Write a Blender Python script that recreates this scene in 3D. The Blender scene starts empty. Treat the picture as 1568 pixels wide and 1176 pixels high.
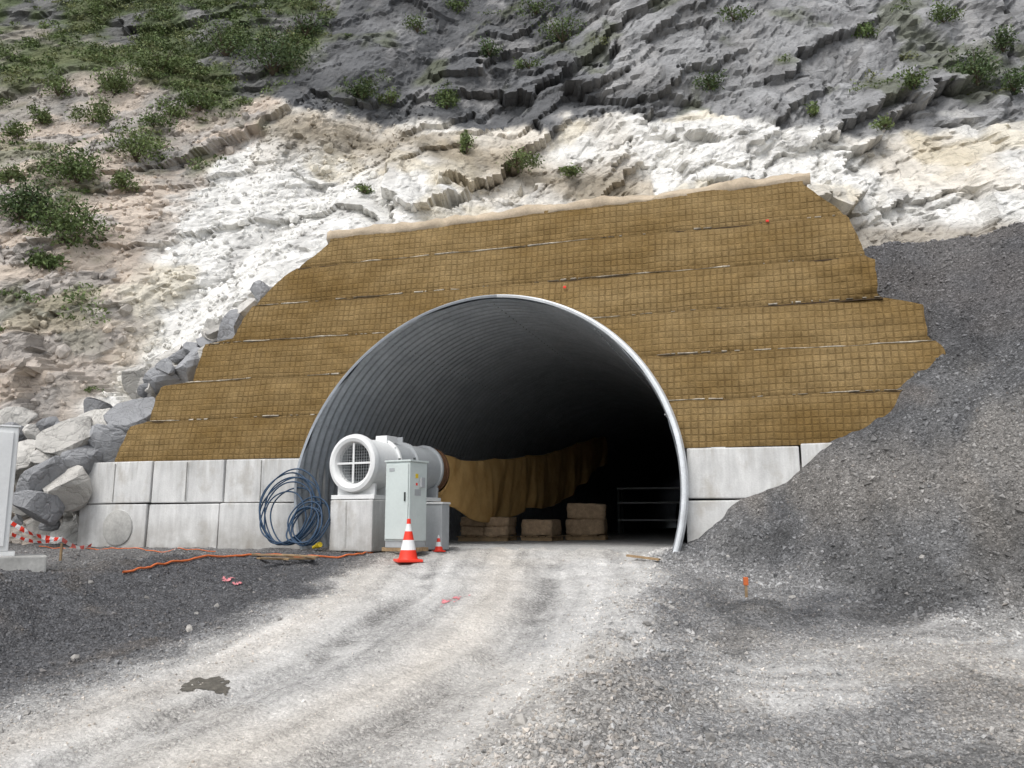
import bpy, bmesh, math, random
import numpy as np
from mathutils import Vector, Matrix
random.seed(4); rng=np.random.default_rng(7)
S=bpy.context.scene
# ------------------------------------------------------------------ survey helpers
F=1300.0; CAMZ=1.6; PITCH=math.atan(212/1300.0); cp,sp=math.cos(PITCH),math.sin(PITCH)
TH=math.radians(17.0); UV=np.array([math.cos(TH),-math.sin(TH)]); AV=np.array([math.sin(TH),math.cos(TH)])
PC=np.array([-0.52,14.16]); R=3.31; ZC=2.19; FLOOR=1.15; ZB=2.75; LEAN=0.27
def ray(px,py):
    u=588-py
    return np.array([px-784.0, F*cp-u*sp, F*sp+u*cp])
def uvw(u,v,z):
    p=PC+u*UV+v*AV
    return (float(p[0]),float(p[1]),float(z))
def hit_face(px,py,v0=0.0,k=0.0):
    r=ray(px,py); ra=r[0]*AV[0]+r[1]*AV[1]; ca=PC@AV
    t=(v0+ca+k*(CAMZ-ZB))/(ra-k*r[2])
    p=np.array([r[0]*t,r[1]*t]); d=p-PC
    return float(d@UV), CAMZ+r[2]*t
def at_depth(px,py,Y):
    r=ray(px,py); t=Y/r[1]
    return (r[0]*t,Y,CAMZ+r[2]*t)
# ------------------------------------------------------------------ noise
def h2(ix,iy,s):
    ix=ix.astype(np.int64); iy=iy.astype(np.int64)
    n=(ix*374761393+iy*668265263+s*974634777)&0xffffffff
    n=((n^(n>>13))*1274126177)&0xffffffff
    n=((n^(n>>16))*2246822519)&0xffffffff
    n=n^(n>>15)
    return (n&0xffffff)/float(0x1000000)
def vn(x,y,s=0):
    x0=np.floor(x);y0=np.floor(y);fx=x-x0;fy=y-y0
    fx=fx*fx*fx*(fx*(fx*6-15)+10);fy=fy*fy*fy*(fy*(fy*6-15)+10)
    a=h2(x0,y0,s);b=h2(x0+1,y0,s);c=h2(x0,y0+1,s);d=h2(x0+1,y0+1,s)
    return (a+(b-a)*fx)*(1-fy)+(c+(d-c)*fx)*fy
def fbm(x,y,s=0,o=5,g=0.5):
    r=0;a=1;t=0
    for i in range(o):
        r=r+a*(vn(x,y,s+i*17)-.5);t+=a;a*=g;x,y=x*1.93+y*.37+3.1,y*1.93-x*.37+7.7
    return 2*r/t
def blocks(x,y,s,tilt=1.0):
    cx=np.floor(x);cy=np.floor(y)
    f1=np.full(x.shape,9.);f2=np.full(x.shape,9.);val=np.zeros(x.shape);idr=np.zeros(x.shape)
    for i in(-1,0,1):
        for j in(-1,0,1):
            gx=cx+i;gy=cy+j
            qx=gx+h2(gx,gy,s);qy=gy+h2(gx,gy,s+1)
            dx=x-qx;dy=y-qy;d=np.hypot(dx,dy)
            rr=h2(gx,gy,s+2)
            v=(rr-.5)*1.2+tilt*((h2(gx,gy,s+3)-.5)*2*dx+(h2(gx,gy,s+4)-.5)*2*dy)
            m=d<f1
            f2=np.where(m,f1,np.minimum(f2,d));val=np.where(m,v,val);idr=np.where(m,rr,idr);f1=np.where(m,d,f1)
    return val,f2-f1,idr
def sst(a,b,x):
    t=np.clip((x-a)/(b-a),0,1);return t*t*(3-2*t)
def smax(a,b,k): return (a+b+np.sqrt((a-b)**2+k*k))/2
def smin(a,b,k): return (a+b-np.sqrt((a-b)**2+k*k))/2
# ------------------------------------------------------------------ mesh helpers
def mesh_np(name,V,Fa,mat=None,smooth=False,col=None,uv=None,parent=None):
    V=np.asarray(V,dtype=np.float32);Fa=np.asarray(Fa,dtype=np.int32);k=Fa.shape[1]
    me=bpy.data.meshes.new(name)
    me.vertices.add(len(V));me.vertices.foreach_set('co',V.ravel())
    me.loops.add(Fa.size);me.loops.foreach_set('vertex_index',Fa.ravel())
    me.polygons.add(len(Fa));me.polygons.foreach_set('loop_start',np.arange(0,Fa.size,k,dtype=np.int32))
    me.polygons.foreach_set('use_smooth',np.full(len(Fa),smooth))
    me.update(calc_edges=True)
    if col is not None:
        c=np.ones((len(V),4),dtype=np.float32);c[:,:3]=np.clip(col,0,1)
        at=me.color_attributes.new('Col','FLOAT_COLOR','POINT');at.data.foreach_set('color',c.ravel())
    if uv is not None:
        ul=me.uv_layers.new(name='UVMap');ul.data.foreach_set('uv',np.asarray(uv,dtype=np.float32)[Fa.ravel()].ravel())
    ob=bpy.data.objects.new(name,me);S.collection.objects.link(ob)
    if mat:me.materials.append(mat)
    if parent:ob.parent=parent
    return ob
def gridF(nr,nc):
    i=np.arange(nr*nc).reshape(nr,nc)
    return np.stack([i[:-1,:-1],i[:-1,1:],i[1:,1:],i[1:,:-1]],-1).reshape(-1,4)
def empty(name,loc,rz=0):
    e=bpy.data.objects.new(name,None);S.collection.objects.link(e);e.location=loc;e.rotation_euler=(0,0,rz);e.empty_display_size=.2
    return e
def finish(bm,name,mats,parent,bevel=0,smooth=False,loc=(0,0,0),rot=(0,0,0)):
    if bevel>0: bmesh.ops.bevel(bm,geom=list(bm.edges),offset=bevel,segments=2,affect='EDGES',profile=.6)
    me=bpy.data.meshes.new(name);bm.to_mesh(me);bm.free()
    for m in (mats if isinstance(mats,(list,tuple)) else [mats]): me.materials.append(m)
    for p in me.polygons:p.use_smooth=smooth
    ob=bpy.data.objects.new(name,me);S.collection.objects.link(ob);ob.location=loc;ob.rotation_euler=rot
    if parent:ob.parent=parent
    return ob
def box(name,size,loc,mat,parent=None,bevel=.005,rot=(0,0,0)):
    bm=bmesh.new();bmesh.ops.create_cube(bm,size=1)
    for v in bm.verts:v.co=Vector((v.co.x*size[0],v.co.y*size[1],v.co.z*size[2]))
    return finish(bm,name,mat,parent,bevel,False,loc,rot)
def lathe(name,prof,mats,parent=None,seg=48,loc=(0,0,0),rot=(0,0,0),mi=None,smooth=True):
    bm=bmesh.new();rings=[]
    for r,z in prof:
        rings.append([bm.verts.new((r*math.cos(2*math.pi*i/seg),r*math.sin(2*math.pi*i/seg),z)) for i in range(seg)])
    for k in range(len(prof)-1):
        for i in range(seg):
            f=bm.faces.new((rings[k][i],rings[k][(i+1)%seg],rings[k+1][(i+1)%seg],rings[k+1][i]))
            if mi:f.material_index=mi[k]
    ob=finish(bm,name,mats,parent,0,smooth,loc,rot)
    ob.data.set_sharp_from_angle(angle=math.radians(35)) if smooth else None
    return ob
def tube_curve(name,pts,rad,mat,parent=None,cyclic=False):
    cu=bpy.data.curves.new(name,'CURVE');cu.dimensions='3D';cu.bevel_depth=rad;cu.bevel_resolution=2;cu.resolution_u=6
    sp_=cu.splines.new('NURBS');sp_.points.add(len(pts)-1)
    for p,q in zip(sp_.points,pts):p.co=(q[0],q[1],q[2],1)
    sp_.use_endpoint_u=True;sp_.order_u=4;sp_.use_cyclic_u=cyclic
    ob=bpy.data.objects.new(name,cu);S.collection.objects.link(ob);cu.materials.append(mat)
    if parent:ob.parent=parent
    return ob
# ------------------------------------------------------------------ materials
class NT:
    def __init__(s,name):
        s.m=bpy.data.materials.new(name);s.m.use_nodes=True;s.t=s.m.node_tree;s.b=s.t.nodes['Principled BSDF'];s.n=s.t.nodes;s.l=s.t.links
        s.co=s.n.new('ShaderNodeNewGeometry').outputs['Position']
    def link(s,a,b):s.l.new(a,b)
    def noise(s,scale,det=6,vec=None,rough=.6):
        n=s.n.new('ShaderNodeTexNoise');n.inputs['Scale'].default_value=scale;n.inputs['Detail'].default_value=det;n.inputs['Roughness'].default_value=rough
        s.link(vec or s.co,n.inputs['Vector']);return n.outputs['Fac']
    def vor(s,scale,feat='F1',out='Distance',vec=None):
        n=s.n.new('ShaderNodeTexVoronoi');n.feature=feat;n.inputs['Scale'].default_value=scale
        s.link(vec or s.co,n.inputs['Vector']);return n.outputs[out]
    def ramp(s,f,a,b,lo,hi):
        n=s.n.new('ShaderNodeMapRange');n.inputs[1].default_value=a;n.inputs[2].default_value=b;n.inputs[3].default_value=lo;n.inputs[4].default_value=hi
        s.link(f,n.inputs[0]);return n.outputs[0]
    def math(s,op,a,b=None):
        n=s.n.new('ShaderNodeMath');n.operation=op
        for i,x in enumerate((a,b)):
            if x is None:continue
            if isinstance(x,(int,float)):n.inputs[i].default_value=x
            else:s.link(x,n.inputs[i])
        return n.outputs[0]
    def mix(s,f,a,b,mode='MIX'):
        n=s.n.new('ShaderNodeMix');n.data_type='RGBA';n.blend_type=mode
        for i,x in ((0,f),(6,a),(7,b)):
            if isinstance(x,(int,float)):
                n.inputs[i].default_value=x if i==0 else (x,x,x,1)
            elif isinstance(x,tuple):n.inputs[i].default_value=(*x,1)
            else:s.link(x,n.inputs[i])
        return n.outputs[2]
    def scalevec(s,x,y,z):
        n=s.n.new('ShaderNodeVectorMath');n.operation='MULTIPLY';s.link(s.co,n.inputs[0]);n.inputs[1].default_value=(x,y,z);return n.outputs[0]
    def attr(s):
        n=s.n.new('ShaderNodeVertexColor');n.layer_name='Col';return n.outputs[0]
    def bump(s,h,st=.5,dist=.02,prev=None):
        n=s.n.new('ShaderNodeBump');n.inputs['Strength'].default_value=st;n.inputs['Distance'].default_value=dist;s.link(h,n.inputs['Height'])
        if prev:s.link(prev,n.inputs['Normal'])
        return n.outputs[0]
    def out(s,col,rough=.9,bump=None,metal=0,spec=.3):
        if isinstance(col,tuple):s.b.inputs['Base Color'].default_value=(*col,1)
        else:s.link(col,s.b.inputs['Base Color'])
        if isinstance(rough,(int,float)):s.b.inputs['Roughness'].default_value=rough
        else:s.link(rough,s.b.inputs['Roughness'])
        s.b.inputs['Metallic'].default_value=metal;s.b.inputs['Specular IOR Level'].default_value=spec
        if bump:s.link(bump,s.b.inputs['Normal'])
        return s.m
def simple(name,col,rough=.6,var=.25,sc=6,metal=0,bump=.1,spec=.4):
    t=NT(name);n=t.noise(sc,8);n2=t.noise(sc*9,4)
    f=t.math('MULTIPLY',t.ramp(n,.3,.7,1-var,1+var*.5),t.ramp(n2,.3,.7,1-var*.5,1+var*.3))
    c=t.mix(1.0,col,f,'MULTIPLY')
    return t.out(c,rough,t.bump(n2,bump,.01),metal,spec)
# gravel / ground (fine compacted dirt where the base colour is light, coarse stone where it is dark)
t=NT('gravel_ground')
at_=t.attr();bw_=t.n.new('ShaderNodeRGBToBW');t.link(at_,bw_.inputs[0]);smo=t.ramp(bw_.outputs[0],.30,.48,0,.62)
vc=t.vor(30,out='Color');vd=t.vor(30);vc2=t.vor(85,out='Color');vd2=t.vor(85)
sep=t.n.new('ShaderNodeSeparateColor');t.link(vc,sep.inputs[0]);sep2=t.n.new('ShaderNodeSeparateColor');t.link(vc2,sep2.inputs[0])
f=t.math('MULTIPLY',t.ramp(sep.outputs[0],0,1,.66,1.36),t.ramp(sep2.outputs[0],0,1,.75,1.26))
f=t.math('MULTIPLY',f,t.ramp(vd,.0,.6,1.1,.74))
f2_=t.math('ADD',t.math('MULTIPLY',f,t.math('SUBTRACT',1.0,smo)),smo)
f2_=t.math('MULTIPLY',f2_,t.ramp(t.noise(2.2,9,rough=.75),.3,.7,.84,1.16))
c=t.mix(1.0,at_,f2_,'MULTIPLY')
h=t.math('ADD',t.ramp(vd,0,.6,1,0),t.math('MULTIPLY',t.ramp(vd2,0,.6,1,0),.4))
h=t.math('MULTIPLY',h,t.math('SUBTRACT',1.0,smo))
M_GROUND=t.out(c,.95,t.bump(t.noise(9,6),.6,.05,t.bump(h,.8,.022)),0,.15)
# rock
def rockmat(name,lo,crk,bst):
    t=NT(name)
    sv=t.scalevec(1,.5,1.6)
    n1=t.noise(.9,10,sv,.68);n2=t.noise(4,9,None,.7)
    dm=t.n.new('ShaderNodeVectorMath');dm.operation='ADD';nn=t.n.new('ShaderNodeTexNoise');nn.inputs['Scale'].default_value=1.1;nn.inputs['Detail'].default_value=6;t.link(t.co,nn.inputs['Vector'])
    sc_=t.n.new('ShaderNodeVectorMath');sc_.operation='SCALE';sc_.inputs['Scale'].default_value=1.6;t.link(nn.outputs['Color'],sc_.inputs[0]);t.link(sv,dm.inputs[0]);t.link(sc_.outputs[0],dm.inputs[1])
    e1=t.vor(.8,'DISTANCE_TO_EDGE',vec=dm.outputs[0]);e2=t.vor(2.9,'DISTANCE_TO_EDGE',vec=dm.outputs[0])
    f=t.math('MULTIPLY',t.ramp(n1,.3,.7,lo,1.12),t.ramp(n2,.3,.72,lo+.03,1.1))
    f=t.math('MULTIPLY',f,t.ramp(e1,0,.02,1-crk,1));f=t.math('MULTIPLY',f,t.ramp(e2,0,.03,1-crk*.5,1))
    c=t.mix(1.0,t.attr(),f,'MULTIPLY')
    hh=t.math('ADD',t.math('MULTIPLY',n2,1.0),t.math('ADD',t.ramp(e1,0,.05,-.25,0),t.ramp(e2,0,.09,-.2,0)))
    return t.out(c,.9,t.bump(hh,bst,.10,t.bump(t.noise(20,6,None,.7),.4,.025)),0,.2)
M_ROCK=rockmat('limestone_cliff',.82,.3,.65)
t=NT('loose_stone')
c=t.mix(1.0,t.attr(),t.ramp(t.noise(14,8,rough=.7),.3,.7,.75,1.25),'MULTIPLY')
M_STONE=t.out(c,.9,t.bump(t.noise(30,6),.6,.02),0,.25)
# concrete
t=NT('precast_concrete')
st=t.noise(2.2,6,t.scalevec(3,3,.5),.65);bl=t.noise(1.3,6);fn=t.noise(40,5)
f=t.math('MULTIPLY',t.ramp(st,.35,.7,1.06,.78),t.ramp(bl,.3,.7,.82,1.06));f=t.math('MULTIPLY',f,t.ramp(fn,.3,.7,.94,1.05))
c=t.mix(1.0,(.68,.68,.665),f,'MULTIPLY')
c=t.mix(t.ramp(t.noise(1.7,5,t.scalevec(1.3,1.3,1)),.54,.72,0,.65),c,(.36,.33,.28))
sz_=t.n.new('ShaderNodeSeparateXYZ');t.link(t.co,sz_.inputs[0])
low=t.math('MULTIPLY',t.ramp(sz_.outputs[2],1.15,1.75,.75,0),t.ramp(t.noise(3,5),.35,.6,.3,1))
c=t.mix(low,c,(.27,.25,.22))
drip=t.math('MULTIPLY',t.ramp(sz_.outputs[2],2.35,2.75,0,.5),t.ramp(t.noise(3,5,t.scalevec(4,4,.3)),.5,.65,0,1));c=t.mix(drip,c,(.36,.34,.30))
M_CONC=t.out(c,.85,t.bump(fn,.3,.008,t.bump(t.vor(30),.1,.01)),0,.25)
M_CONC2=simple('weathered_concrete',(.48,.475,.45),.9,.3,3,bump=.3)
# steel
t=NT('galvanised_steel')
n=t.noise(1.6,8,t.scalevec(1,1,1.5),.7);m2=t.noise(18,5)
c=t.mix(t.ramp(n,.3,.7,0,1),(.29,.315,.34),(.45,.48,.51));c=t.mix(1.0,c,t.ramp(m2,.3,.7,.85,1.1),'MULTIPLY')
M_GALV=t.out(c,.45,t.bump(m2,.1,.005),.4,.5)
M_RIM=simple('galvanised_edge_painted_lit',(.72,.75,.77),.5,.2,4,.2)  # right side of the collar, its brighter light put into the steel colour
M_RIM2=simple('galvanised_edge_painted_shade',(.36,.39,.42),.5,.2,4,.3)  # same collar steel on the left, shade put into the colour
# geotextile
t=NT('coir_geotextile_mesh')
uvn=t.n.new('ShaderNodeUVMap').outputs[0]
wn=t.n.new('ShaderNodeTexNoise');wn.inputs['Scale'].default_value=2.5;wn.inputs['Detail'].default_value=3;t.link(t.co,wn.inputs['Vector'])
ws=t.n.new('ShaderNodeVectorMath');ws.operation='SCALE';ws.inputs['Scale'].default_value=.04;t.link(wn.outputs['Color'],ws.inputs[0])
wa=t.n.new('ShaderNodeVectorMath');wa.operation='ADD';t.link(uvn,wa.inputs[0]);t.link(ws.outputs[0],wa.inputs[1])
sx=t.n.new('ShaderNodeSeparateXYZ');t.link(wa.outputs[0],sx.inputs[0])
def gl(o,per,w0,w1):
    fr=t.math('FRACT',t.math('DIVIDE',o,per));d=t.math('ABSOLUTE',t.math('SUBTRACT',fr,.5));return t.ramp(d,.5-w1,.5-w0,0,1)
gv=gl(sx.outputs[0],.112,.04,.17);gh=gl(sx.outputs[1],.108,.04,.16)
g=t.math('MAXIMUM',gv,t.math('MULTIPLY',gh,.85))
fib=t.noise(60,6,None,.8);fz=t.noise(26,6,t.scalevec(1,1,5),.75);lg=t.noise(.6,8,t.scalevec(1,1,1.6),.65);md=t.noise(5,6,None,.7)
c=t.mix(t.ramp(lg,.34,.66,0,1),(.195,.125,.046),(.300,.212,.100))
c=t.mix(1.0,c,t.math('MULTIPLY',t.ramp(fib,.25,.75,.55,1.42),t.math('MULTIPLY',t.ramp(fz,.3,.7,.78,1.22),t.ramp(md,.3,.7,.8,1.18))),'MULTIPLY')
gm=t.math('MULTIPLY',g,t.ramp(t.noise(3.5,6),.35,.62,.12,.55))
c=t.mix(gm,c,(.09,.055,.021))
topd=t.math('MULTIPLY',t.ramp(sx.outputs[1],.62,.78,0,.35),t.ramp(md,.4,.6,.3,1));c=t.mix(topd,c,(.11,.07,.03))
hgt=t.math('ADD',t.math('MULTIPLY',g,-.6),t.math('ADD',t.math('MULTIPLY',fib,.6),t.math('MULTIPLY',fz,.5)))
M_GEO=t.out(c,.95,t.bump(hgt,.75,.028),0,.1)
M_LIP=simple('wire_lip_gravel',(.52,.47,.38),.8,.7,12,bump=.6)
M_DARKGAP=simple('painted_shadow_gap',(.06,.038,.018),.95,.5,12)  # near-black brown that paints the shade of the joint gaps
M_SAND=simple('sandy_fill',(.50,.41,.30),.95,.3,3,bump=.6)
M_WHITE=simple('white_paint',(.80,.81,.80),.4,.08,3,bump=.03)
M_CAB=simple('cabinet_paint',(.58,.64,.62),.4,.07,3,bump=.02)
M_GREY=simple('grey_paint',(.40,.42,.43),.45,.12,4,bump=.03)
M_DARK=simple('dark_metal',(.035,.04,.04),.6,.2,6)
M_RUST=simple('rusted_steel',(.16,.08,.04),.8,.4,14)
M_ORANGE=simple('orange_rubber',(.70,.17,.05),.55,.2,5)
M_RED=simple('cone_red',(.80,.045,.02),.45,.1,5)
M_BLUE=simple('blue_cable',(.02,.055,.11),.5,.2,6)
M_YEL=simple('yellow_label',(.75,.55,.03),.5,.05,6)
M_WOOD=simple('weathered_wood',(.36,.25,.14),.85,.4,9,bump=.3)
M_BALE=simple('brown_bale',(.42,.30,.19),.9,.35,12,bump=.5)
M_PINK=simple('pink_marker_paint',(.72,.26,.28),.9,.4,30)
t=NT('duct_fabric');n=t.noise(2,7)
M_DUCT=t.out(t.mix(t.ramp(n,.3,.7,0,1),(.52,.30,.10),(.68,.44,.18)),.85,t.bump(t.noise(5,6),.4,.06),0,.2)
t=NT('foliage')
c=t.mix(1.0,t.attr(),t.ramp(t.noise(3,4),.3,.7,.75,1.2),'MULTIPLY');M_LEAF=t.out(c,.7,None,0,.25)
M_BARK=simple('twig_bark',(.10,.075,.05),.9)
M_WET=simple('wet_earth',(.13,.12,.10),.8,.45,20,bump=.6)
# ------------------------------------------------------------------ terrain
def base_z(X,Y):
    return np.interp(Y,[-60,0,4,6,9,12,13.6,14.6,400],[-.3,-.05,0,.05,.48,.93,1.12,1.15,1.15])
def roadc(Y): return np.interp(Y,[3,6,8.2,11,14],[-3.0,-2.1,-1.0,-.35,-.25])
def ground_z(X,Y,fine=True):
    X=np.asarray(X,float);Y=np.asarray(Y,float)
    z=base_z(X,Y)
    d=((X+4.3)*-4+(Y-7.5)*1.8)/4.39+fbm(X*.5,Y*.5,11,3)*.5
    w=sst(-.1,1.9,d)
    z=z+(np.maximum(1.06+.12*fbm(X*.4,Y*.4,5,3)+.10*np.exp(-((d-1.9)/.6)**2),z)-z)*w
    dl=(X-(.2+(Y-5.5)*.28))
    z=z+.15*np.exp(-(dl/.5)**2)*sst(4.5,6,Y)*sst(12.5,10,Y)*(1+.9*fbm(X*1.3,Y*1.3,31,3))
    z=z+.12*fbm(X*.8,Y*.8,33,3)*sst(.3,1.5,dl)*sst(12,10,Y)
    rc=roadc(Y)
    z=z-.055*np.exp(-((np.abs(X-rc)-.85)/.2)**2)*sst(13.5,11,Y)
    wob=fbm(X*.45,Y*.45,21,4)*.4+.22*fbm(X*1.3,Y*.9,22,4)
    P=.95*X+.85*Y-12.53+wob
    cap=np.interp(X,[4,5.4,6.5,8,12,30],[7.3,7.25,6.8,6.4,6.5,8])+.4*fbm(X*.8,Y*.8,23,4)
    P=smin(P,cap+.03*(Y-13),.3)
    P=P-8*sst(21,24,Y)
    vv=(X-PC[0])*AV[0]+(Y-PC[1])*AV[1];uu=(X-PC[0])*UV[0]+(Y-PC[1])*UV[1]
    keep=np.where(vv>.05,sst(3.5,3.75,uu),1.0)
    P=np.where(P>z-3,P,z-3)
    zp=smax(z,P,.4)-.04
    z=z+(zp-z)*keep
    inside=(vv>.9)&(np.abs(uu)<3.9)
    z=np.where(inside|(Y>25),np.minimum(z,1.02),z)
    if fine:
        road=np.exp(-((X-rc)/1.9)**4)*sst(15,4,Y)
        a=.055-.035*road
        z=z+a*fbm(X*2.2,Y*2.2,41,4)+.03*(1-.65*road)*fbm(X*7,Y*7,43,3)
    return z
def ax(segs):
    o=[segs[0][0]]
    for a,b,st in segs:
        n=max(1,int(round((b-a)/st)));o+=list(np.linspace(a,b,n+1)[1:])
    return np.array(o)
gx=ax([(-300,-60,60),(-60,-14,4),(-14,-8,.12),(-8,8,.055),(8,14,.1),(14,60,4),(60,300,60)])
gy=ax([(-300,-20,40),(-20,3,2),(3,4.5,.1),(4.5,9,.045),(9,16,.06),(16,24,.1),(24,60,4),(60,300,60)])
GX,GY=np.meshgrid(gx,gy);GZ=ground_z(GX,GY)
def ground_col(GX,GY,GZ):
    rc=roadc(GY);hw=np.interp(GY,[3,6,10,14],[2.7,2.3,2.1,3.0])
    nz=fbm(GX*.8,GY*.8,51,5);nf=fbm(GX*3,GY*3,53,4)
    road=sst(1.12,.85,np.abs(GX-rc)/hw+nz*.3+nf*.12)
    dark=np.array([.115,.117,.122]);light=np.array([.545,.535,.515]);beige=np.array([.42,.385,.335]);mid=np.array([.285,.283,.28])
    PX=.95*GX+.85*GY-12.53
    k=sst(.5,-.5,PX-GZ+.2+nz*.8)
    k=np.clip(k*(.8+1.3*nz),0,1)[...,None]
    col=dark+(mid-dark)*k
    d=((GX+4.3)*-4+(GY-7.5)*1.8)/4.39
    b_=(sst(-.5,.1,d+nf*.3+nz*.3)*sst(2.8,1.6,d))[...,None];col=col+(np.array([.105,.106,.112])-col)*b_*.9
    pl=(sst(1.8,2.4,d))[...,None];col=col+(np.array([.19,.185,.18])-col)*pl*.8
    bb=b_*sst(.15,.45,fbm(GX*1.4,GY*1.4,57,4))[...,None];col=col+(np.array([.18,.16,.14])-col)*bb*.5
    col=col+(light-col)*(road*(.88+.12*np.clip(nz*3,-1,1))*sst(.5,-.3,d))[...,None]
    bs=(np.exp(-((GX-rc-.15+nz*.3)/.40)**2)+np.exp(-((GX-rc+1.6+nz*.3)/.35)**2)*.8)*road
    col=col+(np.array([.56,.515,.455])-col)*np.clip(bs,0,1)[...,None]*.6
    lat=GX-rc;stk=fbm(lat*5,GY*.45,69,4)
    col=col*(1+.30*(stk*road)[...,None])
    rut=np.exp(-((np.abs(lat)-.85+nz*.1)/.16)**2)*sst(14.5,12,GY)*road
    col=col*(1-.22*(rut*np.clip(.5+nf*2,0,1))[...,None])
    tr=sst(1.3,.5,np.abs(GY-(8.0+.12*(GX-3))+nz*.9))*sst(1.0,2.2,GX)*sst(1.2,.2,PX-GZ+.6)
    sk2=fbm(GX*.5,(GY-.12*GX)*5,73,4)
    col=col+(light*.82-col)*(tr*.8)[...,None];col=col*(1+.3*(sk2*tr)[...,None])
    f2=sst(7.4,6.0,GY+nz*1.5)*sst(.3,1,GX);col=col+(light*.72-col)*(f2*.5)[...,None]
    dk=sst(.05,.3,fbm(GX*.9+9,GY*.9,75,4))*sst(.4,1.2,GX-.2-(GY-5.5)*.28);col=col*(1-.35*dk[...,None])
    dirt=sst(.1,.45,fbm(GX*.5,GY*.5,61,4)+.12*sst(9,6,GY))*(1-.5*sst(0,1,PX-GZ));col=col+(beige-col)*(dirt*.3*sst(.5,-.3,d))[...,None]
    br=sst(.10,.4,fbm(GX*.9+GY*.3,GY*.35,63,4))*sst(1.4,2.4,GZ)
    col=col+(np.array([.22,.19,.165])-col)*(br*.55)[...,None]
    bt=sst(1.15,1.9,GZ)*sst(3.2,2.2,GZ)*sst(.0,.35,fbm(GX*1.1+5,GY*.5,67,4));col=col+(np.array([.25,.23,.205])-col)*(bt*.5)[...,None]
    col=col+(np.array([.125,.122,.125])-col)*(sst(3.6,5.2,GZ)*.7)[...,None]
    return np.clip(col,.03,1)
col=ground_col(GX,GY,GZ)
mesh_np('ground',np.stack([GX,GY,GZ],-1).reshape(-1,3),gridF(*GX.shape),M_GROUND,True,col.reshape(-1,3))
vv=np.linspace(.0,60,300);uu=np.linspace(-3.3,3.3,34);UU,VV=np.meshgrid(uu,vv)
XX=PC[0]+UU*UV[0]+VV*AV[0];YY=PC[1]+UU*UV[1]+VV*AV[1];ZZ=FLOOR-.07+.1*sst(0,.8,VV)+.02*fbm(XX*1.5,YY*1.5,71,3)*sst(.2,1,VV)
mesh_np('tunnel_road',np.stack([XX,YY,ZZ],-1).reshape(-1,3),gridF(*UU.shape),M_GROUND,True,np.tile(np.array([.46,.455,.44]),(UU.size,1)))
# ------------------------------------------------------------------ cliff
cs=ax([(-80,-34,4),(-34,-16,.15),(-16,14,.10),(14,34,.15),(34,80,4)])
cz=ax([(-1,0,.5),(0,15,.09),(15,30,.14),(30,42,.4)])
CS,CZ=np.meshgrid(cs,cz)
def macro(s,z):
    yb=np.interp(s,[-80,-28,-12,-8,-3.5,0,8,28,80],[14,14.5,16.6,17.7,18.9,20,19.6,18,16])
    ct=np.interp(s,[-30,-10,-2,10,30],[.85,.76,.62,.52,.5])
    y=yb+ct*(z-1)
    y=y+1.0*sst(9,13,z-.12*s)*sst(-8,0,s)
    y=y-1.6*np.exp(-((s+5.8)/2.6)**2-((z-6.5)/3.6)**2)
    y=y+.8*np.exp(-((s+9.5-.35*(z-4))/1.0)**2)
    return y
Ym=macro(CS,CZ)
ca,sa=math.cos(math.radians(28)),math.sin(math.radians(28))
wx=CS+1.3*fbm(CS*.35,CZ*.35,101,6,.6);wz=CZ+1.3*fbm(CS*.35,CZ*.35,103,6,.6)
A=wx*ca+wz*sa;B=-wx*sa+wz*ca
b0,e0,i0=blocks(A/7.5,B/3.0,191);b1,e1,i1=blocks(A/3.8,B/1.35,201);b2,e2,i2=blocks(A/1.7,B/.55,211);b3,e3,i3=blocks(A/.6,B/.3,221)
left=sst(-6.5,-9.5,CS-.38*(CZ-4)+.8*fbm(CS*.5,CZ*.5,107,3))
amp=1-.5*left
patchy=.45+1.0*sst(-.25,.35,fbm(CS*.25,CZ*.25,109,3))
disp=1.1*fbm(CS*.13,CZ*.13,111,4)+.75*b0*amp+.42*b1*amp+.15*b2*amp*patchy+.045*b3*(patchy+.5*left)+.25*fbm(CS*.8,CZ*.8,113,6,.6)
disp-=.12*sst(.1,0,e1)*amp+.04*sst(.1,0,e2)
CY=Ym-disp
def cliff_hit(px,py,exact=True):
    r=ray(px,py);yy=np.arange(15,60,.04);t=yy/r[1];X=r[0]*t;Z=CAMZ+r[2]*t
    ii=np.clip(np.searchsorted(cs,X),1,len(cs)-1);jj=np.clip(np.searchsorted(cz,Z),1,len(cz)-1)
    ys=CY[jj,ii] if exact else macro(X,Z)
    m=np.nonzero(yy>=ys)[0]
    k=m[0] if len(m) else len(yy)-1
    return X[k],yy[k],Z[k]
def line(pts,e=True):
    q=[cliff_hit(a,b,e) for a,b in pts];return np.array([p[0] for p in q]),np.array([p[2] for p in q])
def curve(pts,**k):
    x,z=line(pts);o=np.argsort(x);return np.interp(CS,x[o],z[o],**k)
gb=curve([(0,40),(150,60),(300,110),(400,160),(500,180),(620,190),(700,192),(860,182),(980,182),(1080,178),(1200,192),(1300,202),(1420,197),(1568,182)])
nb=fbm(CS*.45,CZ*.45,121,5);nb2=fbm(CS*1.6,CZ*1.6,123,4)
grey=sst(-.25,.25,CZ-gb+nb*1.4+nb2*.6)
dx,dz=line([(150,640),(190,480),(250,380),(330,260),(390,190),(420,150)])
o=np.argsort(dz);db=np.interp(CZ,dz[o],dx[o])
scree=sst(.35,-.35,CS-db+nb*1.0+nb2*.4)
white=np.array([.79,.78,.745]);cream=np.array([.66,.58,.46]);g1=np.array([.130,.133,.138]);g2=np.array([.30,.302,.305])
C=np.empty(CS.shape+(3,));m1=fbm(CS*.3,CZ*.3,131,5)
C[:]=white
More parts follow.
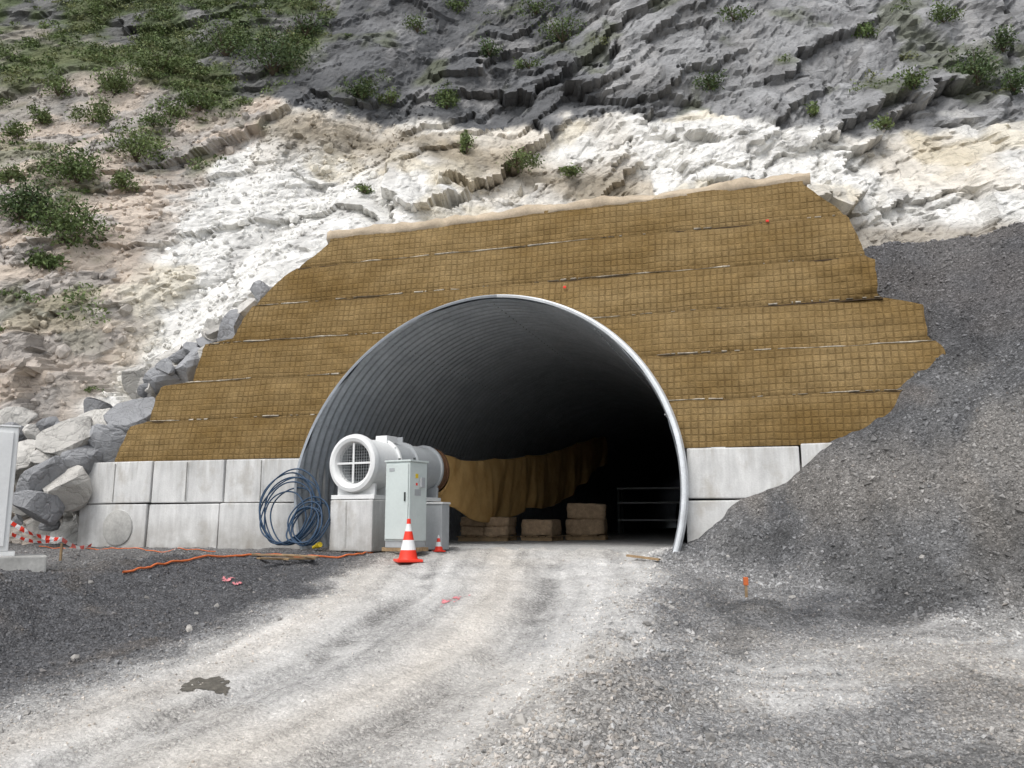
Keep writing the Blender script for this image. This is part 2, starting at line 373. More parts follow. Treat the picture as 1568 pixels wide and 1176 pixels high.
def lay(mask,c,k=1.0):
    global C
    C=C+(np.asarray(c)-C)*(np.clip(mask,0,1)*k)[...,None]
lay(sst(.05,.5,m1),cream,.5)
lay(sst(.2,.45,fbm(CS*.5,CZ*.5,133,5)),(.58,.48,.28),.4)
lay(sst(.25,.5,fbm(CS*1.5,CZ*.7,134,5)),(.45,.44,.42),.5)
eb=curve([(400,190),(480,205),(560,225),(650,215),(700,240),(800,262),(900,285),(1000,300)],left=-50,right=-50)
lay(np.exp(-((CZ-eb+nb*1.0)/1.2)**2),(.40,.33,.235),.75)
lay(np.exp(-((CZ-eb+.2+nb2*1.0)/.6)**2),(.20,.17,.12),.55)
lay(scree,(.56,.475,.395),.95)
lay(scree*sst(.6,.75,i2),(.38,.37,.36),.6)
lay(scree*sst(.05,.35,fbm(CS*.7,CZ*.7,137,5)),(.33,.32,.305),.6)
gk=sst(-.2,.35,fbm(CS*.2,CZ*.2,141,5)+.035*CS)
gc=g1+(g2-g1)*gk[...,None];gc=gc*(.85+.3*i2)[...,None]
C=C+(gc-C)*grey[...,None]
lay(grey*sst(.2,.45,fbm(CS*1.1,CZ*.6,143,5)),(.42,.41,.40),.4)
lay(grey*sst(.1,.4,fbm(CS*.6+4,CZ*.9,145,6,.6)),(.10,.10,.10),.5)
rb=curve([(1300,345),(1440,345),(1568,350)],left=-50,right=-50)
lay(sst(.6,-.2,CZ-rb+nb*.5)*sst(5,7,CS),(.33,.29,.235),.8)
vx,vz=line([(0,145),(120,130),(250,135),(330,165),(400,165),(480,130),(520,0)])
o=np.argsort(vx);vb=np.interp(CS,vx[o],vz[o],right=99);grassn=fbm(CS*.6,CZ*.6,151,5)
grassm=sst(-.3,1.2,CZ-vb+nb*4.0)*sst(-.38,-.02,grassn+.02)
lay(sst(-1.5,.5,CZ-vb+nb*3)*(1-grey*.6),(.20,.195,.165),.7)
lay(grassm,(.10,.13,.055),.85)
lay(scree*sst(.05,.32,grassn)*sst(4,8,CZ),(.15,.165,.08),.6)
lay(grey*sst(.2,.45,grassn),(.12,.135,.075),.6)
crack=1-.3*sst(.05,0,e2)-.35*sst(.03,0,e1);C=C*crack[...,None]*(.92+.14*i3)[...,None]
V=np.stack([CS,CY,CZ],-1).reshape(-1,3);Fa=gridF(*CS.shape)
fu=(V[:,0]-PC[0])*UV[0]+(V[:,1]-PC[1])*UV[1];fz=V[:,2]
ins=(np.hypot(fu,np.maximum(fz-ZC,0))<R+.45)&((V[:,0]-PC[0])*AV[0]+(V[:,1]-PC[1])*AV[1]>0)
Fa=Fa[~ins[Fa].any(1)]
mesh_np('rock_cliff',V,Fa,M_ROCK,False,C.reshape(-1,3))
# ------------------------------------------------------------------ corrugated tunnel tube
NX=1.93
def arch(a):
    a=np.asarray(a,float);s_=np.maximum(np.sin(a),0);c_=np.abs(np.cos(a))
    return R*(np.where(np.sin(a)>0,(c_**NX+s_**NX)**(-1/NX),1.0))
def archr(u,z): return arch(np.arctan2(z-ZC,-u))
VT0=-.24
def cut(z): return VT0+.19*np.maximum(0,z-2.4)
pitch=.235
vs=np.concatenate([np.arange(VT0,20,pitch/8),np.arange(20,60,pitch/5)])
amid=math.asin(-1.12/R)
ang=np.linspace(amid,math.pi-amid,120)
AN,VS=np.meshgrid(ang,vs)
def tubeV(off,AN,VS,wave=None):
    r0=arch(AN);Zq=ZC+r0*np.sin(AN);v=np.maximum(VS,cut(Zq)) if wave is not None else VS
    rr=r0+off
    if wave is not None: rr=rr+wave*np.cos(2*math.pi*(v-VT0)/pitch)
    U=-rr*np.cos(AN);Z=ZC+rr*np.sin(AN)
    return np.stack([PC[0]+U*UV[0]+v*AV[0],PC[1]+U*UV[1]+v*AV[1],Z],-1).reshape(-1,3)
tun=empty('corrugated_steel_tunnel',uvw(0,0,FLOOR))
bpy.context.view_layer.update()
def child(ob,p):
    ob.parent=p;ob.matrix_parent_inverse=p.matrix_world.inverted();return ob
child(mesh_np('corrugated_lining',tubeV(0,AN,VS,.034),gridF(*AN.shape),M_GALV,True),tun)
zr=ZC+arch(ang)*np.sin(ang)
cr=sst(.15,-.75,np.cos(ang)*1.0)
rows=[]
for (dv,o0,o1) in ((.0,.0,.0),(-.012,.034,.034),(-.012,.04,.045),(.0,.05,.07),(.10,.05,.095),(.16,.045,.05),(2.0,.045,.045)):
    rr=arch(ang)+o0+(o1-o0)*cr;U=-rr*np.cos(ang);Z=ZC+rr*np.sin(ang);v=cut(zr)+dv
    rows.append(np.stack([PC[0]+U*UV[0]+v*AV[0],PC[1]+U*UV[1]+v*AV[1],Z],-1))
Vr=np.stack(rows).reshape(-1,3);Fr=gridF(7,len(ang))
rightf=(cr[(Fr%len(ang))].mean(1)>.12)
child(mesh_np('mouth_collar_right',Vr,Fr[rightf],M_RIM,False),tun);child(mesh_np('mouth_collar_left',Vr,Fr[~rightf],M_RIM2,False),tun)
bm=bmesh.new()
for a in (.35,.95,1.57,2.2,2.8):
    ra=float(arch(a))-.04
    for i in range(60):
        u=-ra*math.cos(a);z=ZC+ra*math.sin(a);v=float(cut(z))+.1+i*pitch
        bmesh.ops.create_icosphere(bm,subdivisions=1,radius=.018,matrix=Matrix.Translation(uvw(u,v,z)))
child(finish(bm,'seam_bolts',M_GREY,None),tun)
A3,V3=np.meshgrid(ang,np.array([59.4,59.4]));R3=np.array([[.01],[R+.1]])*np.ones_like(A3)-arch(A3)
child(mesh_np('added_dark_end_cap',tubeV(R3,A3,V3),gridF(*A3.shape),M_DARK),tun)  # unseen dark cap, added to close the tube and keep the interior dark
# ------------------------------------------------------------------ geotextile reinforced wall
LH=.775
Lp=[hit_face(a,b,.1,LEAN) for a,b in [(176,706),(205,655),(232,648),(252,592),(296,586),(322,528),(360,520),(392,472),(400,462),(440,425),(462,410),(512,366)]]
Rp=[hit_face(a,b,.1,LEAN) for a,b in [(1500,560),(1448,548),(1442,530),(1418,515),(1412,468),(1350,456),(1344,448),(1340,400),(1325,394),(1300,338),(1285,324),(1228,284)]]
Rp=[(Rp[0][0]+1,0.5)]+Rp
Lz=np.array([p[1] for p in Lp]);Lu=np.array([p[0] for p in Lp]);Rz=np.array([p[1] for p in Rp]);Ru=np.array([p[0] for p in Rp])
o=np.argsort(Rz);Rz,Ru=Rz[o],Ru[o]
tl=hit_face(512,368,.1,LEAN);tr_=hit_face(1190,284,.1,LEAN)
def ztop(u):return tl[1]+(tr_[1]-tl[1])*(u-tl[0])/(tr_[0]-tl[0])
wall=empty('geotextile_retaining_wall',uvw(0,.1,ZB));bpy.context.view_layer.update()
NS=420
def jz(i,u): return ZB+i*LH+(.028*fbm(u*.5+i*7,u*0+i*3.3,301,3)+.010*fbm(u*3+i*5,u*0+i,302,3))*(i>0)
vb_=.08
for i in range(6):
    NW=24;w=np.linspace(0,1,NW);s=np.linspace(0,1,NS);SS,WW=np.meshgrid(s,w)
    z0=ZB+i*LH;zz=z0+WW*LH
    ul=np.interp(zz,Lz,Lu)+.04*fbm(zz*5,zz*0,341,3);ur=np.interp(zz,Rz,Ru)+.03*fbm(zz*5,zz*0,343,3)
    U=ul+(ur-ul)*SS
    lo=jz(i,U);hi=jz(i+1,U)
    if i==5:hi=np.minimum(hi+.35,ztop(U)+.03*fbm(U,U*0,303,3))
    hi=np.maximum(hi,lo+.02)
    Z=lo+(hi-lo)*WW
    v=vb_+i*(LH*.17+.075)+.17*(Z-z0)
    bul=.04*np.sin(math.pi*np.clip((Z-lo)/LH,0,1))**.5*(1+.4*fbm(U*.8,Z*0+i,304,3))
    pil=.006*np.abs(np.sin(math.pi*U/.112))*np.abs(np.sin(math.pi*(Z-lo)/.108))
    v=v-bul-pil-.03*fbm(U*.9+i*5,Z*1.2,305,4)-.015*fbm(U*1.5,Z*7,306,3)
    rag=sst(1.2,0,ur-U)*(.08*fbm(U*2.5,Z*3,307,4)+.04)*(i in(2,3));v=v+rag
    an_=arch(np.arctan2(Z-ZC,-U));rad=np.hypot(U,Z-ZC)-an_
    Fa=gridF(NW,NS);cu=U.ravel();czz=Z.ravel();rc_=rad.ravel()
    Fa=Fa[(rc_[Fa].mean(1)>.01)]
    sn=(rc_<.035);hy=np.hypot(cu,czz-ZC);kk=(an_.ravel()+.035)/np.maximum(hy,.1)
    cu=np.where(sn,cu*kk,cu);czz=np.where(sn,ZC+(czz-ZC)*kk,czz)
    X=PC[0]+cu*UV[0]+v.ravel()*AV[0];Y=PC[1]+cu*UV[1]+v.ravel()*AV[1]
    child(mesh_np('textile_layer_%d'%(i+1),np.stack([X,Y,czz],-1),Fa,M_GEO,True,uv=np.stack([cu+i*.37,czz-lo.ravel()],-1)),wall)
    if i<5:
        zt=ZB+(i+1)*LH;l=np.interp(zt,Lz,Lu);r_=np.interp(zt,Rz,Ru)
        us=np.arange(l+.05,r_-.05,.02)
        jzv=jz(i+1,us);vf=vb_+i*(LH*.17+.075)+.17*LH
        wv=-.03*fbm(us*.9+i*5,us*0+zt*1.2,305,4)+.008*fbm(us*2.5,us*0+i,311,3)
        th=.005+.014*np.clip(fbm(us*3,us*0+i*5,313,4)+.3,0,1)
        show=fbm(us*.9,us*0+i*9,315,4)+.6*fbm(us*12,us*0+i*9,317,2)
        rows=[]
        for (dv,dzz) in ((.09,.5),(-.005,.55),(-.022,0),(-.005,-.55),(.09,-.5)):
            rows.append(np.stack([PC[0]+us*UV[0]+(vf+dv+wv)*AV[0],PC[1]+us*UV[1]+(vf+dv+wv)*AV[1],jzv+.006+dzz*th*2],-1))
        Vv=np.stack(rows);Fb=gridF(5,len(us))
        rq=np.tile(np.hypot(us,jzv-ZC)-archr(us,jzv),5);sh=np.tile(show,5)
        Fb1=Fb[(rq[Fb]>.06).all(1)&(sh[Fb].mean(1)>-.14)]
        child(mesh_np('wire_lip_%d'%(i+1),Vv.reshape(-1,3),Fb1,M_LIP,False),wall)
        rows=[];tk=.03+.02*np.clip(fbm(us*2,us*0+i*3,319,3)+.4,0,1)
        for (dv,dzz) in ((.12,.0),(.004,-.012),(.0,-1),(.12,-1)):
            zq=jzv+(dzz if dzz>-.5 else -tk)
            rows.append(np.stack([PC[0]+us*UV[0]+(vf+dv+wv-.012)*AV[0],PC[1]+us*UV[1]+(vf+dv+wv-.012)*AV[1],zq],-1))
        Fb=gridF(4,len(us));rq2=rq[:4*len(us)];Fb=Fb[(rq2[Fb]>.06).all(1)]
        child(mesh_np('painted_gap_shadow_%d'%(i+1),np.stack(rows).reshape(-1,3),Fb,M_DARKGAP,False),wall)  # dark strip standing in for the shadow gap between two layers
us=np.arange(tl[0]-.1,hit_face(1228,284,.1,LEAN)[0]+.15,.05)
vt=vb_+5*(LH*.17+.075)+.17*(ztop(us)-(ZB+5*LH))
rows=[]
for k_,(dv,dz_) in enumerate([(.02,-.10),(-.05,-.02),(-.01,.10),(.12,.17),(.4,.24),(.9,.30),(2,.34),(4,.3),(9,.2)]):
    n_=fbm(us*1.3+k_*.2,us*0+k_*.4,321,5)
    vr=vt+dv-.06*n_*(dv<1);zr_=ztop(us)+dz_+.13*n_*(k_>0)+.02*fbm(us*7,us*0+k_,323,3)
    rows.append(np.stack([PC[0]+us*UV[0]+vr*AV[0],PC[1]+us*UV[1]+vr*AV[1],zr_],-1))
child(mesh_np('sandy_backfill_crest',np.stack(rows).reshape(-1,3),gridF(9,len(us)),M_SAND,True),wall)
for nm,zz_,uu_ in (('left_end_fill',Lz,Lu+.04),('right_end_fill',Rz,Ru-.04)):
    zs=np.linspace(max(zz_.min(),1),zz_.max(),40);ue=np.interp(zs,zz_,uu_)
    rows=[]
    for dv in (.1,.5,1.5,4,7):
        vr=vb_+LEAN*(zs-ZB)+dv+.1*fbm(zs*2,zs*0+dv,331,3);uq=ue+.15*fbm(zs*2,zs*0+dv*2,333,3)*(dv>.2)
        rows.append(np.stack([PC[0]+uq*UV[0]+vr*AV[0],PC[1]+uq*UV[1]+vr*AV[1],zs],-1))
    child(mesh_np(nm,np.stack(rows).reshape(-1,3),gridF(5,40),M_SAND,True),wall)
for q in ((1175,340),(866,441)):
    u_,z_=hit_face(*q,0,LEAN);ob=box('survey_target',(.05,.03,.04),uvw(u_,-.06+LEAN*(z_-ZB),z_),M_RED,None,.004,(0,0,-TH));child(ob,wall)
# ------------------------------------------------------------------ precast concrete blocks
bw=empty('concrete_block_wall',uvw(-5,0,FLOOR));bpy.context.view_layer.update()
def pblock(ua,ub,z0,z1,dv=0,m=M_CONC):
    ca_=((ua+ub)/2);bm=bmesh.new();bmesh.ops.create_cube(bm,size=1)
    for v in bm.verts:
        v.co=Vector((v.co.x*(ub-ua-.022),v.co.y*.8,v.co.z*(z1-z0-.02)))
        v.co+=Vector((random.uniform(-.006,.006),random.uniform(-.012,.012),random.uniform(-.008,.008)))
    ob=finish(bm,'precast_block',m,None,.022,False,uvw(ca_,.4+dv,(z0+z1)/2),(0,random.uniform(-.006,.006),-TH+random.uniform(-.012,.012)))
    child(ob,bw)
def ufor(px,py=740):return hit_face(px,py)[0]
for a,b in ((126,232),(232,342),(342,466)):
    pblock(ufor(a),min(ufor(b),-R+.06),1.95,2.75,random.uniform(-.03,.03))
for a,b in ((124,229),(229,338),(338,466)):
    pblock(ufor(a),min(ufor(b),-R+.1),1.1,1.95,random.uniform(-.03,.03))
pblock(R+.06,ufor(1228),1.95,2.75,0);pblock(ufor(1228),ufor(1420),1.95,2.78,.03)
pblock(R+.02,ufor(1188),1.0,1.94,.01,M_CONC);pblock(ufor(1188),ufor(1400),1.0,1.94,.02)
for px in (176,286,400):
    ob=box('form_joint',(.012,.03,.72),uvw(ufor(px),-.022,2.35),M_CONC2,None,.002,(0,0,-TH));child(ob,bw)
# round patch cast in the face of the lower left block
zq_=hit_face(182,806)
ob=lathe('round_cast_patch',[(0,.035),(.30,.035),(.33,.02),(.33,-.03)],M_CONC2,None,40,uvw(zq_[0],-.025,1.5),(math.pi/2,0,-TH));child(ob,bw)
# ------------------------------------------------------------------ rocks
ph=(1+5**.5)/2
IV=np.array([(-1,ph,0),(1,ph,0),(-1,-ph,0),(1,-ph,0),(0,-1,ph),(0,1,ph),(0,-1,-ph),(0,1,-ph),(ph,0,-1),(ph,0,1),(-ph,0,-1),(-ph,0,1)])/math.hypot(1,ph)
IF=np.array([(0,11,5),(0,5,1),(0,1,7),(0,7,10),(0,10,11),(1,5,9),(5,11,4),(11,10,2),(10,7,6),(7,1,8),(3,9,4),(3,4,2),(3,2,6),(3,6,8),(3,8,9),(4,9,5),(2,4,11),(6,2,10),(8,6,7),(9,8,1)])
OV=np.array([(1,0,0),(-1,0,0),(0,1,0),(0,-1,0),(0,0,1),(0,0,-1)],float);OF=np.array([(0,2,4),(2,1,4),(1,3,4),(3,0,4),(2,0,5),(1,2,5),(3,1,5),(0,3,5)])
def rotm(n):
    q=rng.normal(size=(n,4));q/=np.linalg.norm(q,axis=1)[:,None];w,x,y,z=q.T
    return np.stack([1-2*(y*y+z*z),2*(x*y-z*w),2*(x*z+y*w),2*(x*y+z*w),1-2*(x*x+z*z),2*(y*z-x*w),2*(x*z-y*w),2*(y*z+x*w),1-2*(x*x+y*y)],-1).reshape(n,3,3)
def stones(name,P,sz,cols,mat=M_STONE,bv=OV,bf=OF,jit=.28,flat=(.6,1.1)):
    n=len(P);sc=rng.uniform(flat[0],flat[1],(n,1,3))*sz[:,None,None]
    v=bv[None]*(1+rng.uniform(-jit,jit,(n,len(bv),1)))+rng.uniform(-jit*.4,jit*.4,(n,len(bv),3))
    v=np.einsum('nij,nkj->nki',rotm(n),v*sc)+P[:,None,:]
    f=bf[None]+(np.arange(n)*len(bv))[:,None,None]
    return mesh_np(name,v.reshape(-1,3),f.reshape(-1,3),mat,False,np.repeat(cols,len(bv),axis=0))
N=80000
Y=4.6+(14.5-4.6)*rng.random(N)**1.25;X=(rng.random(N)*2-1)*(Y*.66+.4)
onroad=np.exp(-((X-roadc(Y))/2.0)**4)
dl=X-(.2+(Y-5.5)*.28);ridge=np.exp(-(dl/.8)**2)*sst(12.5,10,Y)
dens=(.62+.35*vn(X*1.2,Y*1.2,400))*(1-.87*onroad)+.45*ridge
kp=(rng.random(N)<dens)&(((X-PC[0])*AV[0]+(Y-PC[1])*AV[1])<-.05);X,Y,ridge,onroad=X[kp],Y[kp],ridge[kp],onroad[kp]
sz=np.exp(rng.normal(-4.55,.42,len(X)))*(1+.5*ridge)*(1-.4*onroad);sz=np.minimum(sz,.05)
Z0=ground_z(X,Y);Z=Z0+sz*.12
gc_=ground_col(X,Y,Z0);warm=rng.uniform(-.03,.07,len(X))
cols=gc_*rng.uniform(.6,1.35,(len(X),1))+rng.uniform(0,.07,(len(X),1));cols=cols*np.stack([1+warm,1+0*warm,1-warm],-1)
stones('gravel_stones',np.stack([X,Y,Z],-1),sz,cols)
N=60000;X=rng.uniform(2,13,N);Y=rng.uniform(7,16,N);Z0=ground_z(X,Y);PXX=.95*X+.85*Y-12.53
kp=(PXX>Z0-.8)&(Z0<7.6)&(np.abs(X)<Y*.7+.4)&((((X-PC[0])*AV[0]+(Y-PC[1])*AV[1])<-.05)|(X>6));X,Y,Z0=X[kp],Y[kp],Z0[kp]
sz=np.minimum(np.exp(rng.normal(-4.0,.40,len(X))),.06);gc_=ground_col(X,Y,Z0)
cols=gc_*rng.uniform(.6,1.6,(len(X),1))+rng.uniform(0,.05,(len(X),1))
stones('crushed_stone_cover',np.stack([X,Y,Z0+sz*.1],-1),sz,cols)
N=900;Y=4.8+8*rng.random(N);X=(rng.random(N)*2-1)*(Y*.66)
dl=X-(.2+(Y-5.5)*.28);pr=.08+.6*np.exp(-(dl/.9)**2)
pr*=np.where(np.abs(X-roadc(Y))<1.8,.05,1);kp=rng.random(N)<pr;X,Y=X[kp],Y[kp];kp=((X-PC[0])*AV[0]+(Y-PC[1])*AV[1])<-.3;X,Y=X[kp],Y[kp]
sz=rng.uniform(.018,.045,len(X));g=rng.uniform(.20,.42,len(X))
stones('scattered_stones',np.stack([X,Y,ground_z(X,Y)+sz*.05],-1),sz,np.stack([g*1.04,g,g*.94],-1),bv=IV,bf=IF,jit=.25,flat=(.5,1.2))
# boulders beside the wall
bx=[]
def boul(px,py,Y,s,c): bx.append((at_depth(px,py,Y),s,c))
gB=(.32,.325,.335);wB=(.60,.58,.54)
for px,py,Y,s,c in [(352,512,17.0,.42,gB),(322,545,17.2,.36,wB),(288,570,17.2,.5,gB),(255,592,17.3,.4,gB),(232,612,17.5,.45,wB),(212,632,17.2,.52,gB),(178,652,17.4,.5,wB),(196,668,17.0,.42,gB),(160,680,17.1,.55,gB),(140,652,18.0,.4,wB),(112,676,16.8,.5,wB),(92,700,16.6,.42,wB),(98,742,16.3,.5,wB),(60,730,16.2,.5,gB),(54,770,15.9,.35,gB),(32,700,16.8,.4,wB),(20,668,17.5,.35,gB),(30,640,18,.4,wB),(130,715,16.9,.5,gB),(8,700,17,.5,gB),(78,665,17.6,.3,gB),(380,480,17.3,.34,wB),(400,455,17.4,.3,gB),(265,555,18,.4,wB),(225,585,18.2,.45,wB),(150,630,18.3,.3,gB)]:
    boul(px,py,Y,s*.95,c)
for i in range(60):
    tq=rng.random();px=70+300*tq+rng.uniform(-45,20);py=745-250*tq+rng.uniform(-35,45);boul(px,py,rng.uniform(17.0,18.2),rng.uniform(.10,.26),gB if rng.random()<.5 else wB)
for i in range(36):
    px=rng.uniform(-60,240);py=rng.uniform(655,810);boul(px,py+0,rng.uniform(16.8,18.2),rng.uniform(.12,.32),gB if rng.random()<.45 else wB)
me_=bmesh.new();bmesh.ops.create_icosphere(me_,subdivisions=3,radius=1);SV=np.array([q.co[:] for q in me_.verts]);SF=np.array([[w.index for w in q.verts] for q in me_.faces]);me_.free()
Vs=[];Fs=[];Cs=[];off=0
for (p,s,c) in bx:
    v=SV.copy()
    for k in range(9):
        n=rng.normal(size=3);n/=np.linalg.norm(n);dd=rng.uniform(.35,.75);q=v@n;v=v-np.where(q>dd,q-dd,0)[:,None]*n
    v=v*rng.uniform(.75,1.35,3)*s*1.2;v=v+.006*s*rng.normal(size=v.shape)
    v=v@rotm(1)[0].T+np.array(p);Vs.append(v);Fs.append(SF+off);off+=len(v)
    Cs.append(np.tile(np.array(c)*rng.uniform(.75,1.15),(len(v),1)))
mesh_np('boulder_pile',np.concatenate(Vs),np.concatenate(Fs),M_ROCK,False,np.concatenate(Cs))
m=(left>.5)&(CZ<18)&(CZ>1)&(np.abs(CS)<30);idx=np.argwhere(m);sel=idx[rng.integers(0,len(idx),7000)]
P=np.stack([CS[sel[:,0],sel[:,1]],CY[sel[:,0],sel[:,1]],CZ[sel[:,0],sel[:,1]]],-1);cc_=C[sel[:,0],sel[:,1]]
P=P+np.concatenate([rng.uniform(-.08,.08,(len(P),1)),np.full((len(P),1),-.02),rng.uniform(-.05,.05,(len(P),1))],1)
sz=np.minimum(np.exp(rng.normal(-3.0,.55,len(P))),.28);g=rng.uniform(.7,1.2,(len(P),1))
stones('scree_rubble',P,sz,cc_*g,bv=IV,bf=IF,jit=.25)
# ------------------------------------------------------------------ vegetation
def leaves(c,rad,n,hue,leaf=.07):
    k=max(4,int(n/70));cc=rng.normal(size=(k,3));cc/=np.linalg.norm(cc,axis=1)[:,None];cc*=rng.uniform(.2,.9,(k,1));cc[:,2]=np.abs(cc[:,2])*.9
    w=rng.integers(0,k,n);q=rng.normal(size=(n,3));q*=.22
    p=(cc[w]+q)*np.array(rad)+np.array(c)
    a=rng.normal(size=(n,3));a/=np.linalg.norm(a,axis=1)[:,None];b=np.cross(a,rng.normal(size=(n,3)));b/=np.linalg.norm(b,axis=1)[:,None]
    l=leaf*rng.uniform(.5,1.4,(n,1))
    v=np.stack([p-a*l,p+b*l*.42,p+a*l,p-b*l*.42],1)
    base=np.array(hue)*(.7+.6*rng.random((k,1)))[w]*rng.uniform(.75,1.3,(n,1))
    base=base+np.array([.025,.02,0])*rng.random((n,1))
    return v.reshape(-1,3),np.repeat(base,4,0)
def twigs(c,rad,n=7):
    Vv=[];Ff=[];o=0
    for i in range(n):
        e=np.array(c)+np.array([rng.uniform(-.7,.7)*rad[0],rng.uniform(-.6,.4)*rad[1],rng.uniform(.4,.9)*rad[2]]);b=np.array(c)+np.array([0,0,-.3*rad[2]])
        for (q,r) in ((b,.03*rad[0]),(e,.006)):
            for j in range(3):
                Vv.append(q+np.array([math.cos(j*2.09)*r,math.sin(j*2.09)*r,0]))
        for j in range(3):Ff.append((o+j,o+(j+1)%3,o+3+(j+1)%3,o+3+j))
        o+=6
    return Vv,Ff
def bush(px,py,wpx,hpx,n,hue,leaf=.06):
    X,Yq,Zq=cliff_hit(px,py+hpx*.35);k=Yq/F
    rad=(wpx*k*.5,wpx*k*.45,hpx*k*.6);c=(X,Yq-.25,Zq+.0)
    e=empty('bush',c);bpy.context.view_layer.update()
    v,cl=leaves((0,0,0),rad,int(n*1.6),hue,leaf);mesh_np('leaves',v,np.arange(len(v)).reshape(-1,4),M_LEAF,False,cl,parent=e)
    tv,tf=twigs((0,0,0),rad);mesh_np('branches',tv,tf,M_BARK,parent=e)
G1=(.09,.135,.05);G2=(.12,.165,.065);G3=(.062,.10,.043)
for q in [(45,300,115,90,1700,G3),(115,330,130,105,1900,G1),(75,395,60,40,500,G1),(125,245,110,80,1400,G1),(215,215,110,75,1300,G2),(70,175,45,40,400,G2),(180,120,80,60,900,G2),(195,275,45,35,400,G2),(310,150,70,50,700,G1),(420,70,140,100,2100,G3),(350,50,130,85,1700,G1),
          (555,130,65,50,700,G3),(685,145,50,55,550,G1),(860,35,95,70,1000,G1),(750,70,45,40,400,G3),(790,245,80,26,500,G2),(715,215,30,50,300,G2),(880,262,50,20,260,G2),(1085,122,60,40,500,G3),(1490,95,95,85,1400,G3),(1395,118,60,40,450,G1),(1545,120,70,50,600,G3),(1325,45,45,35,350,G1),(1120,20,60,35,350,G1),(705,5,50,35,350,G1),(1350,190,50,18,200,G2),(1530,60,70,50,500,G3),(20,265,55,40,450,G2),(150,170,70,50,600,G2),(470,30,75,60,700,G3),(250,90,90,55,800,G2),(560,290,50,18,200,G2),(810,95,45,30,300,G1),(1440,20,70,40,450,G1),(640,35,60,40,350,G1),(265,165,60,40,450,G2),(95,130,70,45,500,G2),(240,180,70,40,500,G1),(30,200,50,35,350,G2),(820,10,60,35,400,G1),(1240,170,40,22,200,G2),(600,150,40,25,250,G2)]:
    bush(*q)
Vs=[];Cs=[]
w=np.clip(grassm,0,1)*(CZ<34)*(np.abs(CS)<33)+.28*scree*sst(.05,.35,grassn)*(CZ>4.5)*(CZ<25)+.08*grey*sst(.2,.45,grassn)*(CZ<28)*(np.abs(CS)<24)
w=(w/w.sum()).ravel();ids=rng.choice(w.size,2000,p=w)
for i in ids:
    c=(CS.flat[i],CY.flat[i]-.06,CZ.flat[i]);s_=rng.uniform(.15,.6)
    v,cl=leaves(c,(s_*1.3,s_,s_*.5),int(62*s_/.3),(G1,G2,G2,(.16,.18,.08))[rng.integers(0,4)],.055);Vs.append(v);Cs.append(cl)
v=np.concatenate(Vs);mesh_np('hillside_vegetation',v,np.arange(len(v)).reshape(-1,4),M_LEAF,False,np.concatenate(Cs))
# ------------------------------------------------------------------ ventilation fan
DIR=math.radians(90-28)
fan=empty('tunnel_ventilation_fan',(-2.66,14.25,FLOOR),DIR)
RX=(0,math.pi/2,0);HC=1.43
lathe('intake_bellmouth',[(.33,.10),(.34,.02),(.37,-.03),(.42,-.05),(.475,-.035),(.495,.03),(.485,.09),(.45,.11),(.44,.12)],M_WHITE,fan,56,(0,0,HC),RX)
lathe('intake_throat',[(.335,.08),(.33,.5)],M_GREY,fan,48,(0,0,HC),RX)
lathe('impeller_back',[(.001,.45),(.335,.45)],M_DARK,fan,48,(0,0,HC),RX)
lathe('hub',[(.001,.12),(.05,.14),(.08,.2),(.09,.42)],M_DARK,fan,32,(0,0,HC),RX)
for i in range(9):
    a=i*2*math.pi/9;box('blade_%d'%i,(.012,.1,.23),(.3,math.sin(a)*.2,HC+math.cos(a)*.2),M_DARK,fan,.002,(-a,0,.6))
box('grille_bar_vertical',(.02,.035,.68),(.01,0,HC),M_WHITE,fan,.004);box('grille_bar_horizontal',(.018,.68,.035),(.012,0,HC),M_WHITE,fan,.004)
for k in range(-6,7):
    if k==0: continue
    hl=2*math.sqrt(max(.01,.335**2-(k*.05)**2))
    box('guard_wire_v%d'%k,(.004,.004,hl),(.03,k*.05,HC),M_GREY,fan,0);box('guard_wire_h%d'%k,(.004,hl,.004),(.035,0,HC+k*.05),M_GREY,fan,0)
lathe('fan_casing',[(.43,.1),(.43,.72),(.47,.72),(.47,.76),(.43,.76)],M_WHITE,fan,56,(0,0,HC),RX)
lathe('motor_section',[(.42,.76),(.42,1.28),(.46,1.28),(.46,1.33),(.46,1.37),(.42,1.37),(.42,2.05),(.46,2.05),(.46,2.1),(.40,2.1)],M_GREY,fan,56,(0,0,HC),RX)
lathe('outlet_ring',[(.41,2.1),(.41,2.28),(.43,2.28),(.43,2.34),(.3,2.34)],M_RUST,fan,48,(0,0,HC),RX)
box('terminal_box',(.32,.24,.12),(.85,-.05,HC+.46),M_WHITE,fan,.012)
box('lifting_lug',(.03,.12,.1),(1.33,0,HC+.5),M_GREY,fan,.004)
box('casing_data_plate',(.14,.004,.07),(.42,-.432,HC+.02),M_GREY,fan,0)
for x_ in (.12,.62,1.4,2.0):
    box('saddle_%d'%int(x_*100),(.05,.78,.2),(x_,0,HC-.44),M_WHITE if x_<1 else M_GREY,fan,.006)
for y_ in (-.36,.36):box('base_rail_%d'%int(y_*100),(2.1,.07,.07),(1.06,y_,HC-.565),M_WHITE,fan,.006)
box('gusset_plate',(.035,.9,.07),(.02,0,HC-.56),M_WHITE,fan,.006)
for i in range(12):
    a=i*2*math.pi/12+.2;box('flange_bolt_%d'%i,(.07,.02,.02),(.74,math.sin(a)*.45,HC+math.cos(a)*.45),M_GREY,fan,.002)
ped=empty('concrete_fan_pedestal',(-2.66,14.25,FLOOR),DIR)
box('front_block',(.8,.88,.84),(.38,.0,.40),M_CONC,ped,.02);box('rear_block',(.8,.8,.82),(1.7,0,.39),M_CONC2,ped,.02)
